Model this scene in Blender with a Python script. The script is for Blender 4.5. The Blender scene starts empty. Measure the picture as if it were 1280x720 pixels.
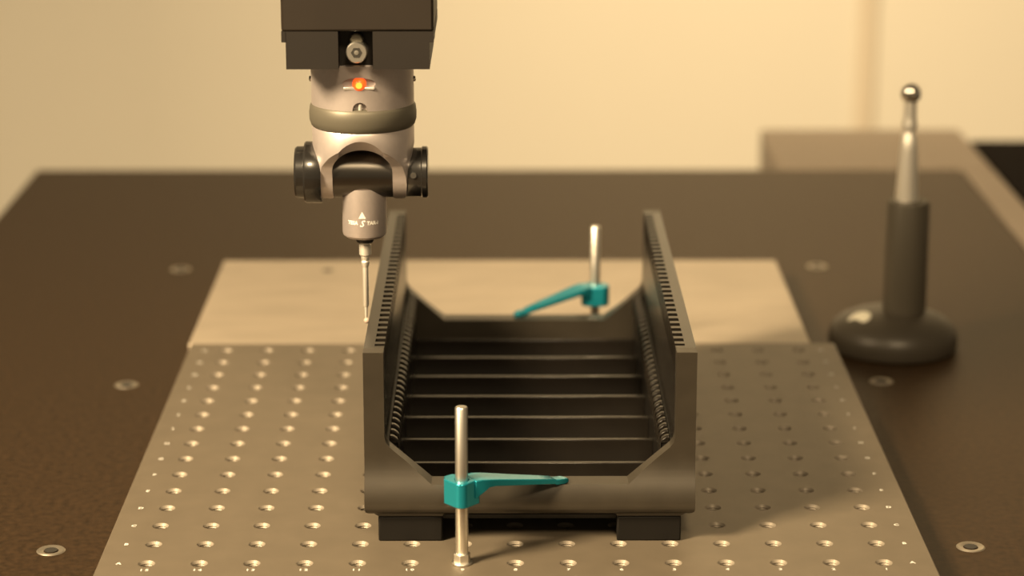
import bpy, bmesh, math, random
from mathutils import Vector, Matrix
random.seed(4)
S = 0.001                      # everything below is written in millimetres
C = bpy.context.scene.collection
sc = bpy.context.scene

# ---------------------------------------------------------------- camera
PITCH, YAW = math.radians(15.32), 0.0040
cam_d = bpy.data.cameras.new('camera')
cam = bpy.data.objects.new('camera', cam_d); C.objects.link(cam)
cam.location = (0, -1.122, 0.450)
cam.rotation_euler = (math.pi / 2 - PITCH, 0, -YAW)
cam_d.sensor_width = 36; cam_d.lens = 86.66
cam_d.clip_start = 0.02; cam_d.clip_end = 30
cam_d.dof.use_dof = True
cam_d.dof.focus_distance = 1.205
cam_d.dof.aperture_fstop = 5.6
sc.camera = cam

# ---------------------------------------------------------------- world, lamps, exposure
WARM = (1.0, 0.75, 0.44)
w = bpy.data.worlds.new('world'); sc.world = w; w.use_nodes = True
w.node_tree.nodes['Background'].inputs[0].default_value = (1.0, 0.74, 0.43, 1)
w.node_tree.nodes['Background'].inputs[1].default_value = 0.17

def area(name, loc, target, size, power, color=WARM, size_y=None, spread=180):
    d = bpy.data.lights.new(name, 'AREA'); d.energy = power; d.color = color
    d.size = size; d.spread = math.radians(spread)
    if size_y: d.shape = 'RECTANGLE'; d.size_y = size_y
    o = bpy.data.objects.new(name, d); C.objects.link(o); o.location = loc
    o.rotation_euler = (Vector(target) - Vector(loc)).to_track_quat('-Z', 'Y').to_euler()
    return o
area('key_lamp', (-1.20, -0.85, 1.25), (0, 0.1, 0), 0.46, 27, spread=86)
area('wall_wash_fill', (0.30, 1.20, 1.00), (0.27, 1.9, -0.1), 0.35, 5.0, spread=110)  # added wall-wash light, out of frame, brightens the back wall
area('room_lamp', (0.27, -2.1, 2.1), (0, 0.8, 0.1), 0.40, 44)

sc.view_settings.view_transform = 'Standard'
sc.view_settings.look = 'None'
sc.view_settings.gamma = 1
sc.view_settings.use_curve_mapping = False
sc.view_settings.exposure = 0.0

# ---------------------------------------------------------------- materials
def mat(name, col, rough=0.5, metal=0.0, noise=0.0, nscale=300, emit=None, bump=0.0, spec=None, stretch=None, coat=0, stint=None):
    m = bpy.data.materials.new(name); m.use_nodes = True
    nt = m.node_tree; b = nt.nodes['Principled BSDF']
    b.inputs['Base Color'].default_value = (*col, 1)
    b.inputs['Roughness'].default_value = rough
    b.inputs['Metallic'].default_value = metal
    if spec is not None: b.inputs['Specular IOR Level'].default_value = spec
    if stint: b.inputs['Specular Tint'].default_value = (*stint, 1)
    if coat: b.inputs['Coat Weight'].default_value = coat
    if emit:
        b.inputs['Emission Color'].default_value = (*emit[0], 1)
        b.inputs['Emission Strength'].default_value = emit[1]
    if noise or bump:
        tc = nt.nodes.new('ShaderNodeTexCoord'); n = nt.nodes.new('ShaderNodeTexNoise')
        mp = nt.nodes.new('ShaderNodeMapping')
        nt.links.new(tc.outputs['Object'], mp.inputs[0]); nt.links.new(mp.outputs[0], n.inputs['Vector'])
        if stretch: mp.inputs['Scale'].default_value = stretch
        n.inputs['Scale'].default_value = nscale; n.inputs['Detail'].default_value = 5
        r = nt.nodes.new('ShaderNodeValToRGB')
        r.color_ramp.elements[0].position = .3; r.color_ramp.elements[1].position = .7
        r.color_ramp.elements[0].color = (*[c * (1 - noise) for c in col], 1)
        r.color_ramp.elements[1].color = (*[min(1, c * (1 + noise)) for c in col], 1)
        nt.links.new(n.outputs[0], r.inputs[0]); nt.links.new(r.outputs[0], b.inputs['Base Color'])
        if bump:
            bp = nt.nodes.new('ShaderNodeBump'); bp.inputs['Strength'].default_value = bump
            bp.inputs['Distance'].default_value = 0.0002
            nt.links.new(n.outputs[0], bp.inputs['Height']); nt.links.new(bp.outputs[0], b.inputs['Normal'])
    return m

M = {
 'wall': mat('wall_paint', (.80, .76, .66), .85, noise=.02, nscale=2),
 'trim': mat('trim_paint', (.70, .62, .50), .8, noise=.02, nscale=4),
 'floor': mat('floor_vinyl', (.35, .31, .26), .6, noise=.1, nscale=8),
 'granite': mat('dark_granite', (.027, .015, .007), .48, noise=.45, nscale=260, bump=.05, spec=.4, stint=(1, .80, .55)),
 'stand': mat('stand_paint', (.25, .25, .25), .5),
 'cover': mat('cover_paint', (.24, .195, .15), .6, noise=.03, nscale=10),
 'void': mat('black_cover', (.008, .006, .005), .9, spec=.05),
 'plate': mat('anodised_plate', (.168, .140, .104), .45, metal=.3, noise=.06, nscale=60, bump=.04),
 'bore': mat('bare_thread', (.27, .235, .19), .5, metal=.3),
 'bright': mat('bare_aluminium', (.43, .365, .285), .42, metal=.25, noise=.09, nscale=18, stretch=(1, 3, 1), bump=.05),
 'ink': mat('white_engraving', (.75, .74, .70), .5),
 'black': mat('satin_black', (.011, .009, .007), .26, spec=.8, noise=.12, nscale=90, bump=.05),
 'endframe': mat('satin_black_lit', (.050, .042, .031), .36, metal=.4, spec=1.0, noise=.10, nscale=90, bump=.05),  # lighter copy of the rack black, light on the ends put into the colour
 'foot': mat('foot_shaded_black', (.006, .005, .004), .6, spec=.25),  # feet split off and darkened, their shade is in the colour
 'black_shaded': mat('satin_black_shaded', (.006, .005, .004), .35, spec=.4),  # darker copy of the rack black, inside shade put into the colour
 'rod': mat('satin_steel', (.92, .89, .82), .36, metal=1, noise=.03, nscale=40),
 'stylus': mat('stylus_steel', (.95, .92, .85), .5, metal=.85),
 'teal': mat('teal_anodised', (.016, .32, .42), .22, metal=.6, spec=.6),
 'rubber': mat('black_rubber', (.012, .012, .012), .6),
 'head': mat('champagne_grey', (.62, .555, .54), .43, metal=.75, noise=.03, nscale=400),
 'ring': mat('dark_grip', (.125, .115, .09), .45, metal=.3),
 'gloss': mat('gloss_black', (.012, .011, .010), .25, metal=.0, spec=1.0, coat=.6),
 'barrel': mat('black_chrome', (.16, .15, .14), .27, metal=1.0),
 'block': mat('block_black', (.012, .009, .007), .55, noise=.1, nscale=30),
 'quill': mat('quill_black', (.018, .013, .009), .5, noise=.1, nscale=30),
 'cable': mat('cream_tubing', (.62, .58, .42), .5),
 'led': mat('orange_lamp', (.9, .15, .02), .3, emit=((1.0, .10, .015), 1.0)),
 'ledhot': mat('orange_lamp_core', (.9, .3, .02), .3, emit=((1.0, .42, .06), 1.3)),
 'recess': mat('recess_shade_and_neck', (.03, .028, .025), .5),  # near-black painted as shade in holes and sockets, also colours the neck
 'lip': mat('lip_highlight_and_pin', (.9, .88, .84), .3, metal=.6),
 'steel': mat('polished_steel', (.80, .78, .74), .12, metal=1),
 'base': mat('dark_base_paint', (.052, .044, .033), .42),
 'sleeve': mat('dark_grey_sleeve', (.085, .074, .056), .5, metal=.2),
 'seat': mat('insert_steel', (.55, .50, .42), .35, metal=.9),
}

# ---------------------------------------------------------------- helpers
def box(bm, x0, x1, y0, y1, z0, z1):
    v = [bm.verts.new((x * S, y * S, z * S)) for x in (x0, x1) for y in (y0, y1) for z in (z0, z1)]
    for f in ((0, 1, 3, 2), (4, 6, 7, 5), (0, 4, 5, 1), (2, 3, 7, 6), (0, 2, 6, 4), (1, 5, 7, 3)):
        bm.faces.new([v[i] for i in f])

def prism_y(bm, pts, y0, y1):            # pts in (x, z), extruded along y
    a = [bm.verts.new((x * S, y0 * S, z * S)) for x, z in pts]
    b = [bm.verts.new((x * S, y1 * S, z * S)) for x, z in pts]
    n = len(pts)
    bm.faces.new(a); bm.faces.new(b[::-1])
    for i in range(n): bm.faces.new((a[i], b[i], b[(i + 1) % n], a[(i + 1) % n]))

def prism_z(bm, pts, z0, z1):
    a = [bm.verts.new((x * S, y * S, z0 * S)) for x, y in pts]
    b = [bm.verts.new((x * S, y * S, z1 * S)) for x, y in pts]
    n = len(pts)
    bm.faces.new(a[::-1]); bm.faces.new(b)
    for i in range(n): bm.faces.new((a[i], a[(i + 1) % n], b[(i + 1) % n], b[i]))

def lathe(bm, prof, n=48, axis='z', c=(0, 0, 0)):   # prof: (radius, height) from one end to the other
    rings = []
    for r, h in prof:
        if r < 1e-6:
            p = (0, 0, h) if axis == 'z' else ((h, 0, 0) if axis == 'x' else (0, h, 0))
            rings.append([bm.verts.new([(p[i] + c[i]) * S for i in range(3)])]); continue
        ring = []
        for k in range(n):
            a = 2 * math.pi * k / n; u, v = r * math.cos(a), r * math.sin(a)
            p = (u, v, h) if axis == 'z' else ((h, u, v) if axis == 'x' else (v, h, u))
            ring.append(bm.verts.new([(p[i] + c[i]) * S for i in range(3)]))
        rings.append(ring)
    for a, b in zip(rings, rings[1:]):
        for k in range(n):
            j = (k + 1) % n
            if len(a) == 1 and len(b) == 1: continue
            if len(a) == 1: bm.faces.new((a[0], b[j], b[k]))
            elif len(b) == 1: bm.faces.new((a[k], a[j], b[0]))
            else: bm.faces.new((a[k], a[j], b[j], b[k]))
    if len(rings[0]) > 1: bm.faces.new(rings[0][::-1])
    if len(rings[-1]) > 1: bm.faces.new(rings[-1])

def tube(bm, pts, r, n=10):
    P = [Vector(p) for p in pts]; rings = []
    for i, p in enumerate(P):
        t = (P[min(i + 1, len(P) - 1)] - P[max(i - 1, 0)]).normalized()
        u = t.cross(Vector((0, 1, 0.01))).normalized(); v = t.cross(u)
        rr = r[i] if isinstance(r, (list, tuple)) else r
        rings.append([bm.verts.new((p + (u * math.cos(2 * math.pi * k / n) + v * math.sin(2 * math.pi * k / n)) * rr) * S) for k in range(n)])
    for a, b in zip(rings, rings[1:]):
        for k in range(n): bm.faces.new((a[k], a[(k + 1) % n], b[(k + 1) % n], b[k]))
    bm.faces.new(rings[0][::-1]); bm.faces.new(rings[-1])

def obj(name, bm, m, parent=None, smooth=None, bevel=0, loc=None, segs=2):
    bmesh.ops.recalc_face_normals(bm, faces=bm.faces)
    me = bpy.data.meshes.new(name); bm.to_mesh(me); bm.free()
    me.materials.append(m)
    o = bpy.data.objects.new(name, me); C.objects.link(o)
    if parent: o.parent = parent
    if loc: o.location = [c * S for c in loc]
    if smooth is not None:
        me.polygons.foreach_set('use_smooth', [True] * len(me.polygons))
        me.set_sharp_from_angle(angle=math.radians(smooth))
    if bevel:
        b = o.modifiers.new('bevel', 'BEVEL'); b.width = bevel * S; b.segments = segs
        b.limit_method = 'ANGLE'; b.angle_limit = math.radians(28)
        if hasattr(b, 'harden_normals'): b.harden_normals = False
        me.polygons.foreach_set('use_smooth', [True] * len(me.polygons))
        if smooth is None: me.set_sharp_from_angle(angle=math.radians(40))
    return o

def thing(name, label, cat, loc=(0, 0, 0), rz=0, group=None):
    o = bpy.data.objects.new(name, None); C.objects.link(o)
    o.empty_display_size = 0.02
    o.location = [c * S for c in loc]; o.rotation_euler = (0, 0, rz)
    o['label'] = label; o['category'] = cat
    if group: o['group'] = group
    return o
def struct(name, bm, m, **k):
    o = obj(name, bm, m, **k); o['kind'] = 'structure'; return o
def BM(): return bmesh.new()
def part_box(name, m, parent, *b, bevel=.5):
    bm = BM(); box(bm, *b); return obj(name, bm, m, parent, bevel=bevel)

def text_into(bm, s, size, place, bold=0.0, shear=0.0):
    cu = bpy.data.curves.new('glyphs', 'FONT'); cu.body = s; cu.size = size; cu.align_x = 'CENTER'; cu.align_y = 'CENTER'
    cu.offset = bold; cu.shear = shear; cu.resolution_u = 2
    o = bpy.data.objects.new('glyphs', cu); C.objects.link(o)
    dg = bpy.context.evaluated_depsgraph_get()
    me = bpy.data.meshes.new_from_object(o.evaluated_get(dg))
    vs = [bm.verts.new(Vector(place(v.co.x, v.co.y)) * S) for v in me.vertices]
    for p in me.polygons:
        try: bm.faces.new([vs[i] for i in p.vertices])
        except ValueError: pass
    bpy.data.objects.remove(o); bpy.data.meshes.remove(me); bpy.data.curves.remove(cu)

# ---------------------------------------------------------------- the setting
WALL_Y = 1900
bm = BM(); box(bm, -2600, 2600, -2600, WALL_Y, -930, -900); struct('floor', bm, M['floor'])
bm = BM(); box(bm, -2600, 463, WALL_Y, WALL_Y + 60, -900, 2400)
box(bm, 463, 2600, WALL_Y + 3, WALL_Y + 68, -900, 2400)
struct('wall_back', bm, M['wall'])
bm = BM(); box(bm, 439, 463, WALL_Y - 5, WALL_Y, -900, 2400)
struct('trim_1', bm, M['trim'], bevel=3)

# granite surface table on its stand
tb = thing('surface_table', 'large dark granite surface table with small steel inserts under the drilled plate', 'table', (0, 350, -900))
def gbox(name, m, *b, bevel=1.5): 
    bm = BM(); x0, x1, y0, y1, z0, z1 = b
    box(bm, x0, x1, y0 - 350, y1 - 350, z0 + 900, z1 + 900); return obj(name, bm, m, tb, bevel=bevel)
gbox('slab', M['granite'], -390, 384, -640, 897, -120, 0, bevel=2)
gbox('stand', M['stand'], -330, 330, -560, 830, -900, -120)
INS = [(-224.7, 27), (-227.2, 299.6), (-228.7, 571.5), (233.6, 30), (229.9, 305), (224.4, 578)]
bmI = BM()
lathe(bmI, [(3.4, -6), (3.4, -.2), (4.6, .35), (6.6, .5), (7.2, .0), (7.2, -5)], 32)
ins_me = None
for x, y in INS:
    if ins_me is None:
        o = obj('threaded_insert', bmI, M['seat'], tb, smooth=35); ins_me = o.data
    else:
        o = bpy.data.objects.new('threaded_insert', ins_me); C.objects.link(o); o.parent = tb
    o.location = (x * S, (y - 350) * S, .90005)
# dark disc on each insert, painted shade of its screw hole
hole_me = None
for x, y in INS:
    if hole_me is None:
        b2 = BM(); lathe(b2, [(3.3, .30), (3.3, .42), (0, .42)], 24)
        o = obj('insert_hole_shade', b2, M['recess'], tb, smooth=35); hole_me = o.data
    else:
        o = bpy.data.objects.new('insert_hole_shade', hole_me); C.objects.link(o); o.parent = tb
    o.location = (x * S, (y - 350) * S, .9001)

# pale guide cover behind and along the right side of the granite
gc = thing('guide_cover', 'pale tan guide cover running behind and along right edge of granite table', 'cover', (300, 950, -40))
bm = BM(); box(bm, 233 - 300, 412 - 300, 899 - 950, 1062 - 950, 0, 40); obj('rear_cover', bm, M['cover'], gc, bevel=2)
bm = BM(); box(bm, 386 - 300, 412 - 300, -600 - 950, 897 - 950, 0, 40); obj('side_strip', bm, M['cover'], gc, bevel=1.5)
for x in (-40, 60):
    bm = BM(); box(bm, x, x + 40, -20, 60, -860, 0); obj('leg', bm, M['stand'], gc)
bv = thing('machine_housing', 'black machine housing beyond the pale strip at the right edge', 'housing', (560, 600, -900))
bm = BM(); box(bm, -144, 160, -500, 450, 0, 890); obj('housing_body', bm, M['void'], bv, bevel=3)
bm = BM(); box(bm, -140, 156, -496, 446, 890, 893); obj('lid', bm, M['void'], bv, bevel=1)

# ---------------------------------------------------------------- drilled fixture plate
PT = 15.0                                   # plate top
PX0, PY0, PP = -169.0, -28.2, 25.0          # first hole (front left), pitch
fp = thing('fixture_plate', 'grey-brown drilled fixture plate with fifteen rows of threaded holes', 'plate', (6, 147, 0))
ox, oy = 6, 147
NX = NY = 15; R0 = 4.1; NS = 24
bm = BM()
x_lo, x_hi = PX0 - 22.5, PX0 + 14 * PP + 23.5
y_lo, y_hi = PY0 - 26, PY0 + 14 * PP + 14.2
def V(x, y, z): return bm.verts.new(((x - ox) * S, (y - oy) * S, z * S))
def ring_pts(cx, cy): return [(cx + R0 * math.cos(2 * math.pi * k / NS + math.pi / NS), cy + R0 * math.sin(2 * math.pi * k / NS + math.pi / NS)) for k in range(NS)]
for i in range(NX):
    for j in range(NY):
        cx, cy = PX0 + i * PP, PY0 + j * PP; h = PP / 2
        cir = ring_pts(cx, cy)
        sq = []
        for (px, py) in cir:
            dx, dy = px - cx, py - cy; m_ = max(abs(dx), abs(dy)); sq.append((cx + dx / m_ * h, cy + dy / m_ * h))
        vi = [V(px, py, PT) for px, py in cir]; vo = [V(px, py, PT) for px, py in sq]
        for k in range(NS): bm.faces.new((vi[k], vo[k], vo[(k + 1) % NS], vi[(k + 1) % NS]))
        for a, q in ((math.pi / 4, (h, h)), (3 * math.pi / 4, (-h, h)), (-3 * math.pi / 4, (-h, -h)), (-math.pi / 4, (h, -h))):
            k = int(((a - math.pi / NS) % (2 * math.pi)) / (2 * math.pi / NS))
            bm.faces.new((vo[k], V(cx + q[0], cy + q[1], PT), vo[(k + 1) % NS]))
gx0, gx1, gy0, gy1 = PX0 - PP / 2, PX0 + 14.5 * PP, PY0 - PP / 2, PY0 + 14.5 * PP
def quad(x0, x1, y0, y1):
    bm.faces.new((V(x0, y0, PT), V(x1, y0, PT), V(x1, y1, PT), V(x0, y1, PT)))
quad(x_lo, gx0, y_lo, y_hi); quad(gx1, x_hi, y_lo, y_hi); quad(gx0, gx1, y_lo, gy0); quad(gx0, gx1, gy1, y_hi)
# sides with a small chamfer, and the underside
e = .6
ring = [[(x_lo, y_lo), (x_hi, y_lo), (x_hi, y_hi), (x_lo, y_hi)], [(x_lo - e, y_lo - e), (x_hi + e, y_lo - e), (x_hi + e, y_hi + e), (x_lo - e, y_hi + e)]]
t0 = [V(*p, PT) for p in ring[0]]; t1 = [V(*p, PT - e) for p in ring[1]]; t2 = [V(*p, 0) for p in ring[1]]
for a, b in ((t0, t1), (t1, t2)):
    for k in range(4): bm.faces.new((a[k], b[k], b[(k + 1) % 4], a[(k + 1) % 4]))
bmesh.ops.remove_doubles(bm, verts=bm.verts, dist=1e-6)
me = bpy.data.meshes.new('plate_body'); bm.normal_update()
for f in bm.faces:
    if f.normal.z < -.5: f.normal_flip()
bm.to_mesh(me); bm.free(); me.materials.append(M['plate'])
o = bpy.data.objects.new('plate_body', me); C.objects.link(o); o.parent = fp
# threaded bores
bm = BM()
prof = [(R0, 0), (3.45, -.75)]
z = -.75
while z > -11:
    prof += [(3.05, z - .5), (3.45, z - 1.0)]; z -= 1.0
prof += [(0, z - .3)]
n = NS; rings = []
for r, h in prof:
    rings.append([bm.verts.new((r * S * math.cos(2 * math.pi * k / n + math.pi / n), r * S * math.sin(2 * math.pi * k / n + math.pi / n), h * S)) for k in range(n)] if r else [bm.verts.new((0, 0, h * S))])
for a, b in zip(rings, rings[1:]):
    for k in range(n):
        j = (k + 1) % n
        if len(b) == 1: bm.faces.new((a[k], a[j], b[0]))
        else: bm.faces.new((a[k], a[j], b[j], b[k]))
for f in bm.faces: f.normal_update(); 
bore = bpy.data.meshes.new('threaded_hole'); bm.to_mesh(bore); bm.free(); bore.materials.append(M['bore'])
for i in range(NX):
    for j in range(NY):
        o = bpy.data.objects.new('threaded_hole', bore); C.objects.link(o); o.parent = fp
        o.location = ((PX0 + i * PP - ox) * S, (PY0 + j * PP - oy) * S, PT * S)
# engraved row letters and column numbers
ZT = PT + .06
for j in range(NY):
    ch = 'ABCDEFGHIJKLMNO'[j]
    for xx in (PX0 - 13.2, PX0 + 14 * PP + 13.6):
        bm = BM(); text_into(bm, ch, 3.6, lambda x, y: (xx + x - ox, PY0 + j * PP + y - oy, ZT), bold=.14)
        obj('engraved_letter', bm, M['ink'], fp)
for i in range(NX):
    bm = BM(); text_into(bm, ' '.join(str(15 - i)), 3.4, lambda x, y: (PX0 + i * PP + x - ox, PY0 - 8.4 + y - oy, ZT), bold=.12)
    obj('engraved_number', bm, M['ink'], fp)

# bright bare plate behind
bp = thing('bare_plate', 'pale bright bare metal plate lying behind the drilled plate', 'plate', (6, 440, 0))
bm = BM(); box(bm, -194 - 6, 190.5 - 6, 337.5 - 440, 541 - 440, 0, PT - .4); obj('plate_body', bm, M['bright'], bp, bevel=.8)
bm = BM(); lathe(bm, [(0, .1), (3.2, .1), (3.6, .5), (4.2, .1), (4.2, -1)], 24)
obj('threaded_hole', bm, M['bore'], bp, smooth=35, loc=(-126, 73, PT - .4))
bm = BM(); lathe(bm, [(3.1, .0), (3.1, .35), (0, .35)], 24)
obj('hole_shadow_core', bm, M['recess'], bp, loc=(-126, 73, PT - .4)).name = 'bore'  # dark disc painted in for the shade inside the hole

# ---------------------------------------------------------------- black slotted rack
RX = 13.1
rk = thing('slotted_rack', 'black U-shaped slotted rack with toothed side walls and seven visible cross ribs', 'rack', (RX, 146.5, PT))
L = 293.0; yo = -146.5
half = [(79.7, 95.4), (79.7, 18), (79.3, 16.2), (77.8, 15.0), (75.5, 14.2), (74.0, 13.2), (73.0, 12.6), (42.6, 12.6), (41.5, 14), (39.8, 14.8)]
inner = [(69.9, 95.4), (69.9, 53), (69.2, 50.2), (67.6, 48), (47.4, 30.2)]
right = half; left = [(-x, z) for x, z in reversed(half)]
prof = right + left + [(-x, z) for x, z in inner] + list(reversed(inner))
def flare(z):                      # the end frames swell outwards towards the foot and roll under
    def sm(t): t = max(0, min(1, t)); return t * t * (3 - 2 * t)
    if z > 21: return 6.0 * (1 - sm((z - 21) / 21))
    return 6.0 * math.sqrt(max(0, 1 - ((21 - z) / 6.5) ** 2)) if z > 14.5 else -.3 * max(0, min(1, (14.5 - z) / 2.5))
for y0 in (0, L - 9.5):
    bm = BM(); prism_y(bm, prof, yo + y0 + (1.0 if y0 == 0 else 0), yo + y0 + (9.5 if y0 == 0 else 8.5))
    sgn = -1 if y0 == 0 else 1; yf = (yo + 1.0 if y0 == 0 else yo + L - 1.0) * S
    for zc in [12, 13, 14, 15, 16, 17, 18, 19, 20, 21.5, 23, 25, 27, 29, 31, 33, 36, 39, 42, 45, 48, 52, 56, 60, 64, 68, 72]:
        bmesh.ops.bisect_plane(bm, geom=bm.verts[:] + bm.edges[:] + bm.faces[:], plane_co=(0, 0, zc * S), plane_no=(0, 0, 1))
    for v in bm.verts:
        if abs(v.co.y - yf) < 1e-6: v.co.y += sgn * flare(v.co.z / S) * S
    bmesh.ops.triangulate(bm, faces=[f for f in bm.faces if len(f.verts) > 4])
    obj('end_frame', bm, M['endframe'], rk, smooth=25)
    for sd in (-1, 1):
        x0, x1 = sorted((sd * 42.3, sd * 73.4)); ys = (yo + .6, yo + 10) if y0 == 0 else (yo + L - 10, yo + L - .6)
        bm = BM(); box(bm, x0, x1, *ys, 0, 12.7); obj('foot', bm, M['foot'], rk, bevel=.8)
ya, yb = yo + 9.5, yo + L - 9.5
NT = 30; TP = (yb - ya - 8) / NT
for s in (-1, 1):
    def sx(a, b): return (min(s * a, s * b), max(s * a, s * b))
    bm = BM()
    box(bm, *sx(74.6, 79.7), ya, yb, 15.2, 95.4)
    box(bm, *sx(69.9, 74.6), ya, yb, 15.2, 82)
    obj('side_wall', bm, M['black'], rk)
    bm = BM()
    box(bm, *sx(69.9, 74.6), ya, ya + 3, 82, 95.4)
    box(bm, *sx(69.9, 74.6), yb - 3, yb, 82, 95.4)
    for k in range(NT):
        y = ya + 4 + TP * (k + .5)
        box(bm, *sx(69.9, 74.6), y - 1.9, y + 1.9, 82, 95.4)
    o = obj('slot_comb', bm, M['black'], rk); o['kind'] = 'stuff'
    bm = BM()
    box(bm, *sx(64.6, 69.9), ya, yb, 10.5, 44.5)
    obj('lower_rail', bm, M['black_shaded'], rk)
    bm = BM()
    for k in range(NT):
        y = ya + 4 + TP * (k + .5)
        pts = [(s * 63.4, 38), (s * 64.6, 37), (s * 64.6, 44.5), (s * 68.4, 44.5), (s * 68.4, 48.6), (s * 66.4, 48.4), (s * 64.0, 46.6), (s * 63.4, 44.6)]
        prism_y(bm, pts, y - 2.0, y + 2.0)
    o = obj('rail_teeth', bm, M['black'], rk, bevel=.6, segs=1); o['kind'] = 'stuff'
bm = BM(); box(bm, -69.9, 69.9, ya, yb, 8.5, 10.5); obj('floor_panel', bm, M['black_shaded'], rk)
for k in range(8):
    y = yo + 13.3 + 36.2 * k
    if k == 0: y += 1
    part_box('cross_rib', M['black'], rk, -64.6, 64.6, y - 1.4, y + 1.4, 10.5, 23.4, bevel=.35)

# ---------------------------------------------------------------- rod clamps
def clamp(label, loc, rz, body_rz=0, tip=(49.5, 29.0)):
    t = thing('rod_clamp', label, 'clamp', loc, rz, 'rod clamps holding the black rack')
    bm = BM(); lathe(bm, [(2.6, -8), (3.0, -7.5), (3.0, 77.4), (2.5, 78)], 32); obj('rod', bm, M['rod'], t, smooth=40)
    bm = BM(); lathe(bm, [(4.6, 0), (5.0, .3), (5.0, .9), (4.0, 1.1)], 32)
    prism_z(bm, [(4.1 * math.cos(math.pi / 3 * k + .3), 4.1 * math.sin(math.pi / 3 * k + .3)) for k in range(6)], 1.0, 5.2)
    obj('nut', bm, M['rod'], t, bevel=.3)
    # clamp body: pointed nose towards the camera side, hollow around the rod
    outl = [(3.9 * math.sin(math.radians(a)), -3.2 - 3.9 * math.cos(math.radians(a))) for a in range(-48, 49, 8)] + [(8.4, .6), (8.4, 5.0), (5.5, 8.0), (-5.5, 8.0), (-8.4, 5.0), (-8.4, .6)]
    c_, s_ = math.cos(body_rz), math.sin(body_rz)
    outl = [(x * c_ - y * s_, x * s_ + y * c_) for x, y in outl]
    bm = BM(); zb0, zb1 = 29.8, 42.0; n = 32
    # outer shell resampled by angle so that it bridges to the bore circle
    def hit(a):
        dx, dy = math.cos(a), math.sin(a); best = 1e9
        for (x0, y0), (x1, y1) in zip(outl, outl[1:] + outl[:1]):
            ex, ey = x1 - x0, y1 - y0; d = dx * ey - dy * ex
            if abs(d) < 1e-9: continue
            tt = (x0 * ey - y0 * ex) / d; u = (x0 * dy - y0 * dx) / d
            if tt > 0 and -1e-6 <= u <= 1 + 1e-6: best = min(best, tt)
        return best * dx, best * dy
    angs = sorted(set([2 * math.pi * k / n for k in range(n)] + [math.atan2(y, x) % (2 * math.pi) for x, y in outl]))
    angs = [a for i, a in enumerate(angs) if i == 0 or a - angs[i - 1] > .03]
    O = [hit(a) for a in angs]; I = [(3.25 * math.cos(a), 3.25 * math.sin(a)) for a in angs]
    vo0 = [bm.verts.new((x * S, y * S, zb0 * S)) for x, y in O]; vo1 = [bm.verts.new((x * S, y * S, zb1 * S)) for x, y in O]
    vi0 = [bm.verts.new((x * S, y * S, zb0 * S)) for x, y in I]; vi1 = [bm.verts.new((x * S, y * S, zb1 * S)) for x, y in I]
    m_ = len(angs)
    for k in range(m_):
        j = (k + 1) % m_
        bm.faces.new((vo0[k], vo0[j], vo1[j], vo1[k])); bm.faces.new((vi0[j], vi0[k], vi1[k], vi1[j]))
        bm.faces.new((vo1[k], vo1[j], vi1[j], vi1[k])); bm.faces.new((vo0[j], vo0[k], vi0[k], vi0[j]))
    obj('clamp_body', bm, M['teal'], t, bevel=.5)
    # arm: broad at the body, thin at the tip, swept down onto the rack
    d = Vector((tip[0], tip[1], 0)); Lh = d.length; d.normalize(); nrm = Vector((-d.y, d.x, 0))
    st = [(4.6, 5.4, 33.0, 42.12), (8.5, 6.0, 35.5, 42.12), (12, 6.0, 37.6, 41.6), (16, 5.6, 37.4, 40.9), (26, 4.8, 35.6, 38.8), (40, 3.8, 33.2, 36.0),
          (Lh - 7.5, 3.1, 31.4, 34.0), (Lh - 6.5, 3.0, 30.7, 33.3), (Lh - 1.5, 2.6, 30.35, 33.0), (Lh + 1.2, 1.4, 30.4, 32.2)]
    bm = BM(); prev = None
    for (a, hw, z0, z1) in st:
        q = [bm.verts.new((d * a + nrm * o_ + Vector((0, 0, zz))) * S) for o_, zz in ((-hw, z0), (hw, z0), (hw, z1), (-hw, z1))]
        if prev is None: bm.faces.new(q[::-1])
        else:
            for k in range(4): bm.faces.new((prev[k], prev[(k + 1) % 4], q[(k + 1) % 4], q[k]))
        prev = q
    bm.faces.new(prev)
    obj('arm', bm, M['teal'], t, bevel=.4)
    bm = BM(); 
    a0 = d * (Lh - 2.2)
    lathe(bm, [(1.9, 30.25), (1.9, 30.6)], 16, c=(a0.x, a0.y, 0))
    o = obj('tip_pad', bm, M['rubber'], t)
    return t
clamp('teal clamp on upright steel rod in front of the black rack', (-19.3, -28.2, PT), 0)
c2 = clamp('teal clamp on steel rod behind the black rack, arm sloping down leftward', (56.2, 321.8, PT), math.pi, tip=(48.0, 30.5))

# ---------------------------------------------------------------- measuring arm (quill) and probe head
HX, HY = -68.8, 75.0
q = thing('quill', 'black square quill of the measuring machine hanging above the probe head', 'machine arm', (HX, HY, PT + 225))
def qb(*b, bm=None):
    box(bm, *b)
bm = BM(); box(bm, -36.2, 36.2, -36, 36, 18.2, 1500); obj('quill_body', bm, M['quill'], q, bevel=1.2)
bm = BM()
box(bm, -34.2, -9.3, -35.6, 35.6, 0, 18.2); box(bm, 7.2, 34.2, -35.6, 35.6, 0, 18.2); box(bm, -9.3, 7.2, -24, 35.6, 0, 18.2)
box(bm, -36.2, -34.2, -35.8, 35.6, 13, 18.2); box(bm, 34.2, 36.2, -35.8, 35.6, 13, 18.2)
obj('mounting_block', bm, M['block'], q, bevel=0)
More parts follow.
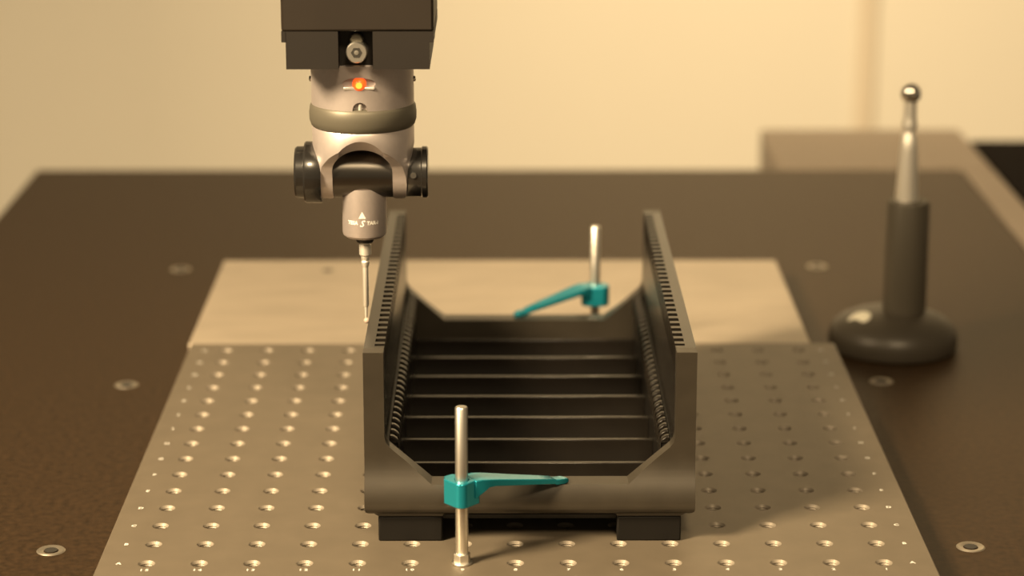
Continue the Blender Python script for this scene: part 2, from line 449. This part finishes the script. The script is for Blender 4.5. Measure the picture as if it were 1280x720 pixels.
# socket-head screw facing the viewer
bm = BM()
lathe(bm, [(5.1, -24), (5.1, -32.6), (4.6, -33.3), (3.1, -33.3)], 32, 'y', (-.7, 0, 7.6))
sw = obj('socket_screw', bm, M['rod'], q, smooth=35)
bm = BM(); prism_y(bm, [(-.7 + 2.7 * math.cos(math.pi / 3 * k), 7.6 + 2.7 * math.sin(math.pi / 3 * k)) for k in range(6)], -33.5, -33.2); obj('hex_socket_shade', bm, M['recess'], sw)  # flat dark hexagon in place of the socket's inner shade
bm = BM(); lathe(bm, [(1.2, -33.4), (1.1, -33.7), (0, -33.8)], 20, 'y', (-.7, 0, 7.6)); obj('socket_floor', bm, M['rod'], sw, smooth=60)
bm = BM(); lathe(bm, [(3.2, -24), (3.2, -29), (2.6, -29.5), (0, -29.6)], 24, 'y', (-.9, 0, 13.2)); obj('grey_pin', bm, M['ring'], q, smooth=35).name = 'pin'
bm = BM()
pts = []
for k in range(25):
    a = math.pi * k / 24
    pts.append((-31.5 - 5.0 * math.cos(a), 10, 1.0 - 6.5 * math.sin(a)))
pts = [(-36.9, 10, 16), (-36.9, 10, 10), (-36.7, 10, 5)] + pts + [(-26.4, 10, 4)]
tube(bm, pts, 1.05, 12); obj('cable', bm, M['cable'], q, smooth=60)
bm = BM(); box(bm, 34.2, 35.6, 2, 10, 8, 13); obj('side_cover', bm, M['block'], q, bevel=.4)

AX = 167.0                                     # hinge axis height above the plate
ph = thing('probe_head', 'grey articulating probe head with orange lamp and thin steel stylus', 'probe', (HX, HY, PT))
def cutter(bm):
    bmesh.ops.recalc_face_normals(bm, faces=bm.faces)
    me = bpy.data.meshes.new('cutter'); bm.to_mesh(me); bm.free()
    o = bpy.data.objects.new('cutter', me); C.objects.link(o); return o
def boolean(o, ops):
    for op, c in ops:
        m = o.modifiers.new('b', 'BOOLEAN'); m.operation = op; m.object = c; m.solver = 'EXACT'
    par = o.parent; o.parent = None
    bpy.context.view_layer.update()
    dg = bpy.context.evaluated_depsgraph_get()
    me = bpy.data.meshes.new_from_object(o.evaluated_get(dg))
    o.modifiers.clear(); old = o.data; o.data = me; o.parent = par
    for _, c in ops: bpy.data.objects.remove(c)
    me.polygons.foreach_set('use_smooth', [True] * len(me.polygons)); me.set_sharp_from_angle(angle=math.radians(35))

# upper cylinder with a lamp recess and a small notch
bm = BM(); lathe(bm, [(24.6, 201.5), (25.3, 202), (25.3, 224.4), (24.8, 225)], 96); body = obj('body', bm, M['head'], ph)
c1 = BM(); LH = 215.4
pts = [(8.0 * math.cos(2 * math.pi * k / 32) - .3, LH + .6 + 2.9 * math.sin(2 * math.pi * k / 32)) for k in range(32)]
prism_y(c1, pts, -30, -23.0)
c2_ = BM(); pts = [(-3.6, 200), (3.6, 200), (3.6, 203.2)] + [(3.6 * math.cos(a), 203.2 + 3.6 * math.sin(a)) for a in [math.pi * k / 10 for k in range(1, 10)]] + [(-3.6, 203.2)]
prism_y(c2_, pts, -30, -22.5)
boolean(body, [('DIFFERENCE', cutter(c1)), ('DIFFERENCE', cutter(c2_))])
bm = BM(); box(bm, -8.0, 7.4, -25.25, -22.9, LH - 2.5, LH - .9); obj('lip_highlight', bm, M['lip'], ph, bevel=.5)  # pale bar laid in as the highlight on the recess's lower edge
bm = BM(); lathe(bm, [(3.4, -22.8), (3.4, -24.2), (2.9, -25.6), (1.8, -26.5), (0, -26.8)], 32, 'y', (-.2, 0, LH + .2)); o = obj('lamp', bm, M['led'], ph, smooth=60); o['label'] = 'glowing orange indicator lamp'
bm = BM(); lathe(bm, [(1.9, -25.6), (1.5, -26.8), (0, -27.1)], 24, 'y', (-.2, 0, LH)); obj('lamp_core', bm, M['ledhot'], o, smooth=60)
bm = BM(); lathe(bm, [(.9, 201.8), (.9, 205.6), (.5, 206)], 16, c=(0, -23.6, 0)); obj('locating_pin', bm, M['lip'], ph, smooth=40)
for s, y in ((-1, -8), (1, -10)):
    bm = BM(); lathe(bm, [(1.4, 24 * s), (1.4, 26.0 * s), (.8, 26.3 * s), (0, 26.3 * s)], 16, 'x', (0, 0, 214)); obj('side_screw', bm, M['steel'], ph, smooth=40)
bm = BM(); lathe(bm, [(24.9, 191.2), (25.6, 192), (26.4, 194.5), (26.5, 198), (26.1, 201.0), (25.2, 202.6), (24.6, 202.9)], 96); obj('grip_ring', bm, M['ring'], ph, smooth=50)

# yoke: turned body cut by an arched opening and by side profiles
bm = BM(); lathe(bm, [(25.2, 150), (25.2, 190.4), (24.6, 191.4)], 128); yk = obj('yoke', bm, M['head'], ph)
arch = BM()
def arch_pts(rx, rz, hc, lo): return [(-rx, lo), (rx, lo)] + [(rx * math.cos(math.pi * k / 24), hc + rz * math.sin(math.pi * k / 24)) for k in range(25)]
prism_y(arch, arch_pts(14.8, 11.8, 170.2, 140), -40, 40)
cone = BM()
a_ = [cone.verts.new((x * S, -.0275, z * S)) for x, z in arch_pts(18.6, 20, 169.5, 139)]
b_ = [cone.verts.new((x * S, -.0165, z * S)) for x, z in arch_pts(14.0, 9.8, 170.2, 139)]
cone.faces.new(a_); cone.faces.new(b_[::-1])
for k in range(len(a_)):
    j = (k + 1) % len(a_); cone.faces.new((a_[k], b_[k], b_[j], a_[j]))
side = BM()                                     # profile in (y, z): full at the top, disc at the hinge
R = 13.2; P2 = [(-27, 193), (-27, 187), (-24, 183.0), (-19.5, 178), (-15.6, 173)] + [(-R * math.cos(a), AX - R * math.sin(a)) for a in [math.pi * k / 24 for k in range(25)]] + [(15.6, 173), (19.5, 178), (24, 183), (27, 187), (27, 193)]
a_ = [side.verts.new((-.035, y * S, z * S)) for y, z in P2]; b_ = [side.verts.new((.035, y * S, z * S)) for y, z in P2]
side.faces.new(a_); side.faces.new(b_[::-1])
for k in range(len(P2)):
    j = (k + 1) % len(P2); side.faces.new((a_[k], b_[k], b_[j], a_[j]))
front = BM(); P3 = [(-27, 193), (-26, 186), (-22.0, 166), (-21.3, 157), (-20.3, 154.8), (-18.2, 153.7), (-16.5, 153.9), (-15, 155), (15, 155), (16.5, 153.9), (18.2, 153.7), (20.3, 154.8), (21.3, 157), (22.0, 166), (26, 186), (27, 193)]
prism_y(front, P3, -40, 40)
boolean(yk, [('INTERSECT', cutter(side)), ('INTERSECT', cutter(front)), ('DIFFERENCE', cutter(arch)), ('DIFFERENCE', cutter(cone))])
# raised arch band that shows as a darker bevel round the opening
bm = BM(); lathe(bm, [(12.5, -14.7), (12.5, 14.7)], 64, 'x', (0, 0, AX)); obj('hinge_barrel', bm, M['barrel'], ph, smooth=40)
bm = BM(); lathe(bm, [(15.0, -20.6), (15.4, -21.2), (15.4, -28.4), (14.8, -29.2), (12.9, -29.6), (12.9, -33.0), (12.2, -33.9), (0, -34.1)], 64, 'x', (0, 0, AX)); o = obj('knob', bm, M['gloss'], ph, smooth=35)
bm = BM(); lathe(bm, [(11.8, 20.6), (12.2, 21.2), (12.2, 28.6), (12.9, 29.2), (12.9, 31.4), (12.3, 32.0), (0, 32.2)], 64, 'x', (0, 0, AX)); o2 = obj('knob', bm, M['gloss'], ph, smooth=35)
bm = BM(); lathe(bm, [(1.5, 0), (1.5, 1.2), (.8, 1.5)], 16, 'y', (25, -13.0, AX + 1)); obj('screw', bm, M['steel'], o2, smooth=40)

# lower probe module
bm = BM(); lathe(bm, [(5, 134.0), (9.4, 134.3), (10.8, 135.6), (11.1, 137), (11.1, 160)], 64); obj('probe_module', bm, M['head'], ph, smooth=35)
pm = bm = BM()
RR = 11.16
def wrap(cx, cz):
    def f(x, y):
        a = (x + cx) / RR; return (RR * math.sin(a), -RR * math.cos(a), cz + y)
    return f
cz = 143.3
text_into(bm, 'TESA', 2.5, wrap(-5.7, cz), bold=.13, shear=.1)
text_into(bm, 'S', 4.6, wrap(-.9, cz - .3), bold=.12, shear=.35)
text_into(bm, 'TAR-i', 2.5, wrap(4.6, cz), bold=.11, shear=.1)
f = wrap(-.6, 147.2)
tri = [(-1.9, -1.5), (1.9, -1.5), (0, 2.0)]
for k in range(12):                    # the triangle follows the round surface in narrow strips
    xa, xb = -1.9 + 3.8 * k / 12, -1.9 + 3.8 * (k + 1) / 12
    top = lambda x: -1.5 + 3.5 * (1 - abs(x) / 1.9)
    vs = [bm.verts.new(Vector(f(*p)) * S) for p in ((xa, -1.5), (xb, -1.5), (xb, top(xb) + .01), (xa, top(xa) + .01))]; bm.faces.new(vs)
obj('white_lettering', bm, M['ink'], ph)
bm = BM(); lathe(bm, [(4.0, 131.2), (4.4, 132), (4.4, 134.4)], 32); obj('neck', bm, M['recess'], ph, smooth=40)
bm = BM()
lathe(bm, [(.0, 124), (2.4, 124.2), (3.0, 124.8), (3.0, 129.6), (2.6, 130.0), (2.6, 131.6)], 32)
lathe(bm, [(1.5, 118.2), (1.9, 119.4), (2.1, 121.0), (1.7, 121.6), (2.1, 122.2), (2.1, 124.4)], 32)
lathe(bm, [(1.0, 97.4), (1.45, 98), (1.45, 118.6)], 32)
lathe(bm, [(.55, 91.0), (.95, 97.6)], 24)
st = obj('stylus', bm, M['stylus'], ph, smooth=40)
bm = BM(); bmesh.ops.create_uvsphere(bm, u_segments=24, v_segments=16, radius=1.6 * S); obj('stylus_ball', bm, mat('ruby', (.45, .36, .30), .15), st, smooth=180, loc=(0.3, 0, 90.2))

# ---------------------------------------------------------------- calibration sphere
cs = thing('calibration_sphere', 'calibration sphere on slim steel stem with round black base on the granite', 'calibration stand', (247.6, 378, 0))
bm = BM(); lathe(bm, [(38.5, 0), (40.4, 1.5), (40.8, 5), (40.4, 10), (38.5, 14.5), (34.5, 18.2), (28, 21.3), (20, 23.6), (14, 24.6), (0, 25)], 96); obj('base', bm, M['base'], cs, smooth=40)
bm = BM(); lathe(bm, [(7.8, -1.2), (7.8, 1.2), (6.8, 1.9), (0, 2.0)], 32); o = obj('roundel', bm, mat('cream_roundel', (.75, .72, .60), .4), cs, smooth=40, loc=(-23, -10, 20.5)); o.rotation_euler = (math.radians(12), math.radians(-24), 0); o['label'] = 'small cream button'  # low pale disc on the base dome
bm = BM(); lathe(bm, [(13.6, 24.4), (13.6, 40), (13.3, 93.5), (12.4, 95.5), (8, 96)], 64, c=(6.5, 0, 0)); obj('sleeve', bm, M['sleeve'], cs, smooth=35)
bm = BM()
lathe(bm, [(7.2, 95.5), (6.8, 104), (5.6, 128), (4.8, 137), (4.0, 138), (3.8, 140), (4.6, 141), (4.8, 145), (4.2, 147), (4.1, 148), (3.9, 158.4)], 40)
o = obj('stem', bm, M['stylus'], cs, smooth=35, loc=(5.0, 0, 0))
bm = BM(); bmesh.ops.create_uvsphere(bm, u_segments=48, v_segments=32, radius=6.4 * S); obj('ball', bm, M['steel'], cs, smooth=180, loc=(5.0, 0, 163.5))
